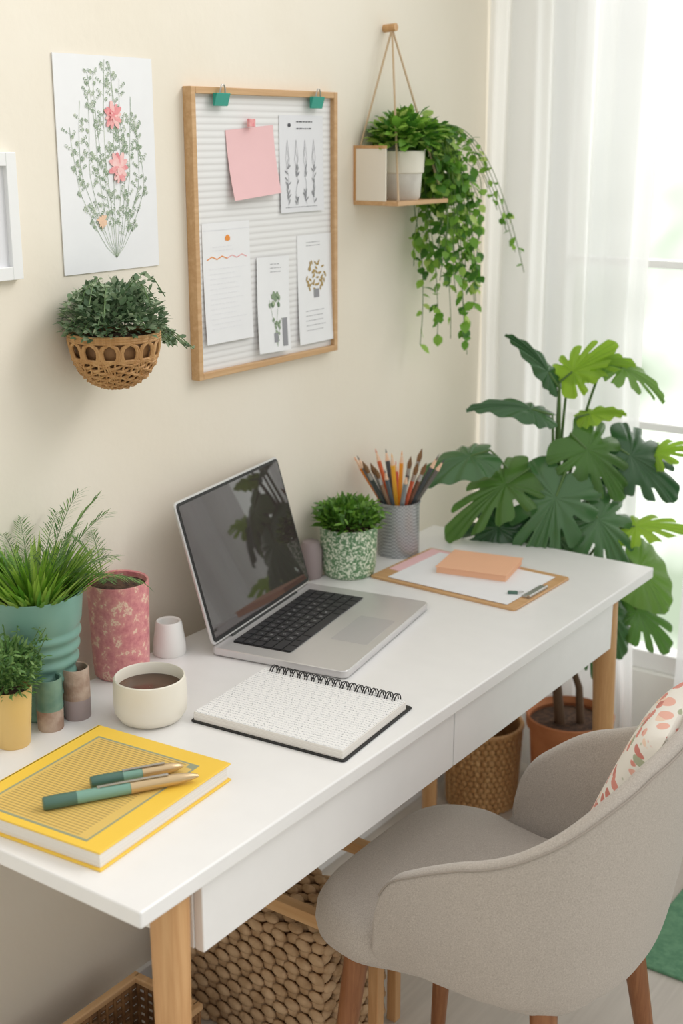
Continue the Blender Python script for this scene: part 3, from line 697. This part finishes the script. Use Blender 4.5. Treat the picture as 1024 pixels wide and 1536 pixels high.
# pens
def pen(name,label,p0,p1,r,z):
    p0,p1=V(p0),V(p1);d=p1-p0;L=d.length
    R=root('pen',label,'pen',(p0.x,p0.y,z),math.atan2(d.y,d.x),'green pens on the yellow book')
    b=MB();b.tube([(.0,0,r),(.002,0,r),(.02,0,r),(.045,0,r)],[r*.85,r,r*1.05,r],20);b.obj('cap',['pendk'],R)
    b=MB();b.tube([(.045,0,r),(L*.55,0,r)],[r*.97,r*.92],20,0);b.obj('barrel',['pengreen'],R)
    b=MB();b.tube([(L*.55,0,r),(L*.57,0,r),(L*.86,0,r),(L*.95,0,r),(L,0,r*.9)],[r*.98,r*.95,r*.85,r*.6,r*.25],20,0);b.obj('grip',['gold'],R)
    b=MB();b.box((L*.34,-.002,r*2),(L*.80,.002,r*2+.002));b.box((L*.34,-.002,r*1.5),(L*.36,.002,r*2));b.obj('pocket_clip',['steel'],R,False,.0006)
pen('pen','green barrelled pen with brass grip lying on book',(.314,.070),(.430,.252),.0092,.7786)
pen('pen','second green pen with steel clip lying on book',(.322,.150),(.392,.262),.0085,.7786)
# ------------------------------------------------------------------ chair
CXc,CYc=.70,.71
R=root('upholstered_chair','grey-beige upholstered tub chair with brown wooden legs','chair',(CXc,CYc,0))
b=MB();prof=[(.0005,.385),(.80,.385),(.93,.390),(.985,.405),(1.0,.425),(.99,.448),(.955,.464),(.88,.473),(.5,.479),(.0005,.480)]
b.lathe(prof,96,sq=(4.2,.245,.243),c=(-.045,0,0))
def sm(a,b_,x): t=max(0,min(1,(x-a)/(b_-a)));return t*t*(3-2*t)
for i,(x,y,z) in enumerate(b.v): b.v[i]=(x,y*(1-.15*sm(-.18,-.05,x))*(.90 if y>0 else 1),z)
b.obj('seat',['fabric'],R,angle=80)
def upath(s):
    a=s;hw,bk=.247,.246
    st=.62
    if abs(a)<=st:
        t=a/st*math.pi/2;e=2.35;c,sn=math.cos(t),math.sin(t)
        return (0.03+(bk-.03)*abs(c)**(2/e),hw*(abs(sn)**(2/e))*(1 if sn>0 else -1))
    k=(abs(a)-st)/(1-st);return (.03-.155*k,(hw-.006*k*k)*(1 if a>0 else -1))
nS=72;nH=10;vs=[];fs=[]
def rim(s): 
    q=1-abs(s)
    z=interp(q,[(0,.556),(.13,.590),(.27,.622),(.38,.645),(.5,.678),(.62,.716),(.75,.762),(.88,.798),(1,.812)])
    if s>0: z+=.026*sm(0,.35,q)*(1-sm(.7,1,q))
    e=max(0,(.11-q)/.11);return z-.085*(1-math.sqrt(max(0,1-e*e)))
def shellpt(s,h,off=0):
    x,y=upath(s);z=.402+(rim(s)-.402)*h
    k=.88+.12*min(1,(h/.45))**.6 if h<.45 else 1.0
    lean=.018*h*max(0,1-abs(s)*1.3)
    xx=x*k if x>0 else x
    return V((xx+lean,y*k,z))
for j in range(nH+1):
    h=(j/nH)
    for i in range(nS+1): vs.append(tuple(shellpt(-1+2*i/nS,h)))
for j in range(nH):
    for i in range(nS): a=j*(nS+1)+i;fs.append((a,a+1,a+nS+2,a+nS+1))
b=MB();b.add(vs,fs);o=b.obj('backrest',['fabric'],R,angle=180)
m=o.modifiers.new('sol','SOLIDIFY');m.thickness=.030;m.offset=-1.0;m.use_even_offset=False
m=o.modifiers.new('sub','SUBSURF');m.levels=2;m.render_levels=2
b=MB()
b.tube([tuple(shellpt(-.96+1.92*i/90,.968)) for i in range(91)],.0016,8)
b.obj('piping',['fabdk'],R)
for x,y,fx,fy in [(-.19,-.17,-.235,-.185),(-.18,.10,-.215,.125),(.13,-.155,.17,-.19),(.13,.150,.19,.20)]:
    b=MB();n=5
    b.tube([(fx+(x-fx)*k/n,fy+(y-fy)*k/n,.42*k/n) for k in range(n+1)],[.013+.009*k/n for k in range(n+1)],20);b.obj('leg',['walnut'],R)
# pillow
R=root('throw_pillow','cream throw pillow with pink leaf print on chair','pillow',(.850,.822,.650))
n=22;vs=[];fs=[]
for sd in (1,-1):
    for j in range(n+1):
        for i in range(n+1):
            u,v=-1+2*i/n,-1+2*j/n
            th=.045*((1-u**4)*(1-v**4))**.5
            k=1-.06*(1-abs(u)**2)*(abs(v)**6);kk=1-.06*(1-abs(v)**2)*(abs(u)**6)
            vs.append((u*.165*kk,v*.13*k,sd*th))
o1=(n+1)**2
for j in range(n):
    for i in range(n):
        a=j*(n+1)+i;fs.append((a,a+1,a+n+2,a+n+1));fs.append((o1+a,o1+a+n+1,o1+a+n+2,o1+a+1))
b=MB();b.add(vs,fs,0);o=b.obj('cover',['pillow'],R,angle=120);o.rotation_euler=(0,math.radians(-68),0)
R.rotation_euler=(0,0,math.radians(10))
# ------------------------------------------------------------------ baskets
def knot_basket(name,label,loc,r,h,rows,N,mat,ks,taper=.0,rimr=.008):
    R=root(name,label,'basket',loc)
    b=MB()
    for j in range(rows):
        z=h*(j+.5)/rows;rr=r*(1-taper*(1-z/h))
        for k in range(N):
            a=2*math.pi*(k+.5*(j%2))/N
            Rm=Matrix.Rotation(a,3,'Z')@Matrix.Rotation((.5 if j%2 else -.5),3,'X')
            b.blob((rr*math.cos(a),rr*math.sin(a),z),(ks*.5,math.pi*rr/N*1.15,h/rows*.62),Rm)
    b.obj('weave',[mat],R,angle=180)
    b=MB();b.lathe([(.0005,.002),((r-.006)*(1-taper),.002),(r-.006,h-.004)],40);b.obj('liner',['rattandk'],R)
    b=MB();b.tube([(r*math.cos(2*math.pi*k/48),r*math.sin(2*math.pi*k/48),h) for k in range(49)],rimr,8);b.obj('rim',[mat],R)
    return R
R=root('seagrass_basket','large chunky woven seagrass box basket with woven lid','basket',(.205,.725,0))
hx,hy,h=.165,.095,.27
b=MB();rows=14;rz=h/rows
def wall_weave(b,p0,p1,nrm,up=V((0,0,1)),hgt=None,rows=14):
    hgt=hgt or h;rz=hgt/rows;L=(V(p1)-V(p0)).length;N=int(L/.027);u=(V(p1)-V(p0)).normalized();n=V(nrm)
    M3=Matrix((u,n,up)).transposed()
    for j in range(rows):
        for k in range(N):
            sgn=1 if (j+k)%2 else -1
            c=V(p0)+u*(L*(k+.5)/N)+up*(rz*(j+.5))+n*(.004*sgn)
            b.blob(c,(L/N*.68,.008,rz*.54),M3@Matrix.Rotation(.22*sgn,3,'Y'),0,8,5)
wall_weave(b,(-hx,-hy,0),(hx,-hy,0),(0,-1,0));wall_weave(b,(hx,-hy,0),(hx,hy,0),(1,0,0));wall_weave(b,(hx,hy,0),(-hx,hy,0),(0,1,0));wall_weave(b,(-hx,hy,0),(-hx,-hy,0),(-1,0,0))
for i,(x,y,z) in enumerate(b.v):
    if z<0: b.v[i]=(x,y,0)
b.obj('weave',['seagrass'],R,angle=180)
b=MB();i_=.008;b.box((-hx+i_,-hy+i_,.004),(hx-i_,hy-i_,h-.006));b.obj('liner',['rattandk'],R,False)
b=MB();wall_weave(b,(-hx,-hy,h+.004),(hx,-hy,h+.004),(0,0,1),V((0,1,0)),2*hy,10);b.obj('lid',['seagrass'],R,angle=180)
# footrest frame
R=root('footrest','low light wood footrest frame standing around the basket','footrest',(.285,.72,0))
b=MB()
for y in (-.118,.118): b.box((-.255,y-.012,.335),(.255 if y<0 else .12,y+.012,.360))
for x in (-.245,.11): b.box((x-.011,-.106,.337),(x+.011,.106,.358))
b.obj('top_frame',['oakx'],R,False,.002)
for x,y in ((-.245,-.118),(-.245,.118),(.215,-.118),(.10,.118)):
    boxobj('leg',(x-.010,y-.010,0),(x+.010,y+.010,.336),['oak'],R,.002)
knot_basket('wicker_basket','tall round wicker basket standing near plant pot',(.095,1.70,0),.098,.215,14,34,'rattan',.008,.1,.006)
R=root('rattan_tray','long low rattan basket tray on the floor by wall','basket',(.118,.27,0))
b=MB();bx,by,hh=.075,.22,.15
for j in range(9):
    z=.008+hh*j/9
    b.tube([(-bx,-by,z),(bx,-by,z),(bx,by,z),(-bx,by,z),(-bx,-by,z)],.0055,6)
for k in range(45):
    t=k/44;y=-by+2*by*t
    for x in (-bx,bx): b.tube([(x+.004*(-1)**k,y,0.002),(x+.004*(-1)**k,y,hh)],.0035,5)
for k in range(16):
    t=k/15;x=-bx+2*bx*t
    for y in (-by,by): b.tube([(x,y+.004*(-1)**k,.002),(x,y+.004*(-1)**k,hh)],.0035,5)
b.obj('weave',['rattandk'],R)
b=MB();b.box((-bx-.008,-by-.008,hh),(-bx+.008,by+.008,hh+.014));b.box((bx-.008,-by-.008,hh),(bx+.008,by+.008,hh+.014));b.box((-bx,-by-.008,hh),(bx,-by+.008,hh+.014));b.box((-bx,by-.008,hh),(bx,by+.008,hh+.014));b.obj('rim',['oaky'],R,False,.003)
boxobj('bottom',(-bx,-by,.0),(bx,by,.006),['rattandk'],R,0)
# ------------------------------------------------------------------ monstera
PX,PY=.315,1.735
R=root('monstera_plant','tall potted monstera with large split leaves','potted plant',(PX,PY,0))
b=MB();b.lathe([(.0005,0),(.076,0),(.080,.004),(.098,.255),(.106,.257),(.108,.285),(.104,.287),(.098,.27)],48);b.obj('pot',['terra'],R);soil(R,.098,.262)
RR=V((.817,.576,0));BB=V((.578,-.816,0));UU=V((0,0,1))
def plc(a,h,d):
    anchor=V((.256-PX,1.675-PY,0));return anchor+RR*a*.01+BB*d*.01+UU*h*.01
def monst(b,base,tip,nrm,W,mat=0,cuts=True,droop=.35,rng=random):
    base,tip=V(base),V(tip);d=tip-base;L=d.length;d.normalize();s=d.cross(V(nrm)).normalized();n=s.cross(d)
    c=base+d*L*.28;nt=120;lv=[0,.2,.42,.55,.7,.85,1.0]
    j0=rv(rng,-5,5)
    slits=[32+j0,56+j0,82+j0,110+j0] if cuts else []
    st0=rng.choice([.5,.5,.6,.7])
    vs=[];fs=[]
    for li,r in enumerate(lv):
        for k in range(nt):
            th=-math.pi+2*math.pi*k/nt;deg=abs(math.degrees(th))
            sh=0
            if r>.5:
                for sl in slits:
                    dd_=deg-sl
                    if abs(dd_)<10: sh+= (1 if dd_>0 else -1)*(10-abs(dd_))*.42*(r-.5)/.5
            th2=math.radians(deg+sh)*(1 if th>0 else -1)
            ct,st=math.cos(th2),math.sin(th2)
            X=ct*(.74*L if ct>0 else .42*L);Y=st*W*.5*(1+.15*(-ct))
            if ct>0: Y*= (1-.22*ct**2)
            rr_=r
            if r>.9:
                for sl in slits:
                    if abs(deg-sl)<7: rr_=r-.08*(1-abs(deg-sl)/7)
            X*=rr_;Y*=rr_
            ex=math.exp(-((math.pi-abs(th))/.30)**2);X+= ex*r*.16*L
            z=-droop*L*.55*(X/L)**2*2.4 + .26*abs(Y) - 1.7*Y*Y/max(W,.01)*droop*2.0
            z+=.0045*math.cos(math.radians(deg)*15)*r*(1 if deg<130 else 0)
            vs.append(tuple(c+d*X+s*Y+n*z))
    for li in range(len(lv)-1):
        for k in range(nt):
            thm=abs(math.degrees(-math.pi+2*math.pi*(k+.5)/nt));skip=False
            for sl in slits:
                if lv[li]>=st0-.06 and abs(thm-sl)<1.55: skip=True
            if skip: continue
            fs.append((li*nt+k,li*nt+(k+1)%nt,(li+1)*nt+(k+1)%nt,(li+1)*nt+k))
    b.add(vs,fs,mat)
leaves=[
 ((-14,96,3),(-31,92,8),(0,.45,1),.12,0,0),
 ((3,92,6),(-6,71,14),(-.1,1,.55),.20,0,1),
 ((-5,92,4),(-25,80,10),(-.2,.7,.9),.16,1,1),
 ((-8,82,4),(-22,68,8),(-.3,1,.5),.15,0,1),
 ((-2,76,0),(-9,58,5),(-.2,1,.4),.16,0,0),
 ((4,100,3),(18,87,7),(.1,.9,.6),.18,1,1),
 ((1.5,111,0),(12,121,3),(-.3,.8,.5),.11,2,1),
 ((4,114,-2),(17,118,2),(.0,.5,.9),.10,2,1),
 ((12,116,-1),(26,110,3),(.1,.5,.9),.10,1,1),
 ((1.5,110,1),(-8.5,123,0),(.6,.8,.3),.055,0,0),
 ((0,104,2),(-18,109,4),(.1,.45,.9),.08,0,0),
 ((6,103,0),(16,106,2),(0,.5,.9),.06,2,0),
 ((14,97,-1),(31,86,3),(.1,.9,.6),.17,0,1),
 ((8,85,5),(18,69,10),(.2,1,.5),.18,0,1),
 ((16,77,2),(32,80,5),(.1,.5,.9),.10,2,1),
 ((18,71,2),(30,59,6),(.3,1,.5),.16,1,0),
 ((12,63,2),(20,46,6),(.2,1,.3),.12,0,0),
 ((10,56,4),(13,40,7),(-.2,1,.3),.09,0,1),
 ((19,60,0),(32,47,3),(.3,1,.4),.15,1,1),
 ((1,80,2),(5,64,8),(.1,1,.4),.17,0,0),
 ((22,93,-3),(33,97,0),(.1,.6,.8),.09,2,1),
]
rng=random.Random(4)
b=MB();st=MB()
for k,(ba,tp,nr,Wd,mt,ct_) in enumerate(leaves):
    B0=plc(*ba);T0=plc(*tp);N_=RR*nr[0]+BB*nr[1]+UU*nr[2]
    monst(b,B0,T0,N_,Wd,mt,bool(ct_),rng=rng)
    gz=.60 if B0.z>.8 else .46
    g=V((-.045+rv(rng,-.01,.01),-.04+rv(rng,-.01,.01),gz));mid=V((g.x*.6+B0.x*.4,g.y*.6+B0.y*.4,gz*.3+(B0.z+.03)*.7))
    e=B0+(T0-B0)*.26;pts=[]
    for i in range(13):
        t=i/12;pts.append(g*(1-t)**2+mid*2*t*(1-t)+B0*t*t)
    pts.append(e)
    st.tube(pts,[.005-.0025*i/13 for i in range(14)],7,0)
b.obj('leaves',['f_dark','f_mid','f_light'],R,angle=180)
st.obj('stems',['stem'],R)
b=MB();b.tube([(-.015,-.02,.255),(-.03,-.03,.4),(-.045,-.04,.62)],[.014,.011,.008],10);b.obj('trunk',['bark'],R)
b=MB();b.tube([(.025,.01,.255),(.02,.0,.36),(-.03,-.03,.52)],[.011,.009,.006],10);b.obj('trunk',['bark'],R)
# ------------------------------------------------------------------ light, world, camera
wd=bpy.data.worlds.new('World');bpy.context.scene.world=wd;wd.use_nodes=True;nt=wd.node_tree;bg=nt.nodes['Background']
tc=nt.nodes.new('ShaderNodeTexCoord');n=nt.nodes.new('ShaderNodeTexNoise');n.inputs['Scale'].default_value=8;n.inputs['Detail'].default_value=3
nt.links.new(tc.outputs['Generated'],n.inputs['Vector'])
r=ramp(nt,[(.40,(148,160,140)),(.62,(226,232,222))]);nt.links.new(n.outputs['Fac'],r.inputs['Fac'])
sp_=nt.nodes.new('ShaderNodeSeparateXYZ');nt.links.new(tc.outputs['Generated'],sp_.inputs[0])
mr=nt.nodes.new('ShaderNodeMapRange');mr.inputs['From Min'].default_value=.0;mr.inputs['From Max'].default_value=.10
nt.links.new(sp_.outputs['Z'],mr.inputs['Value'])
mx=nt.nodes.new('ShaderNodeMixRGB');nt.links.new(mr.outputs[0],mx.inputs[0]);nt.links.new(r.outputs['Color'],mx.inputs[1]);mx.inputs[2].default_value=(1,.99,.97,1)
m2=nt.nodes.new('ShaderNodeMapRange');m2.inputs['From Min'].default_value=.2;m2.inputs['From Max'].default_value=.85
m2.inputs['To Min'].default_value=.88;m2.inputs['To Max'].default_value=2.1
nt.links.new(sp_.outputs['Y'],m2.inputs['Value']);nt.links.new(m2.outputs[0],bg.inputs['Strength'])
nt.links.new(mx.outputs[0],bg.inputs['Color'])
s=bpy.data.lights.new('sun','SUN');s.energy=2.1;s.angle=math.radians(38);s.color=(1,.985,.96)
so=bpy.data.objects.new('sun',s);col.objects.link(so)
so.rotation_euler=V((.68,.68,.60)).to_track_quat('Z','Y').to_euler()
cam=bpy.data.cameras.new('camera');co=bpy.data.objects.new('camera',cam);col.objects.link(co)
cam.sensor_fit='VERTICAL';cam.sensor_height=36;cam.sensor_width=24;cam.lens=1950/1536*36
co.location=(1.543,-.978,1.65)
th=math.radians(16.2);ph=math.radians(35.2)
d=V((-math.sin(ph)*math.cos(th),math.cos(ph)*math.cos(th),-math.sin(th)))
co.rotation_euler=d.to_track_quat('-Z','Y').to_euler()
cam.dof.use_dof=True;cam.dof.focus_distance=2.1;cam.dof.aperture_fstop=4.0
bpy.context.scene.camera=co
sc=bpy.context.scene;sc.view_settings.view_transform='Standard';sc.view_settings.look='None'
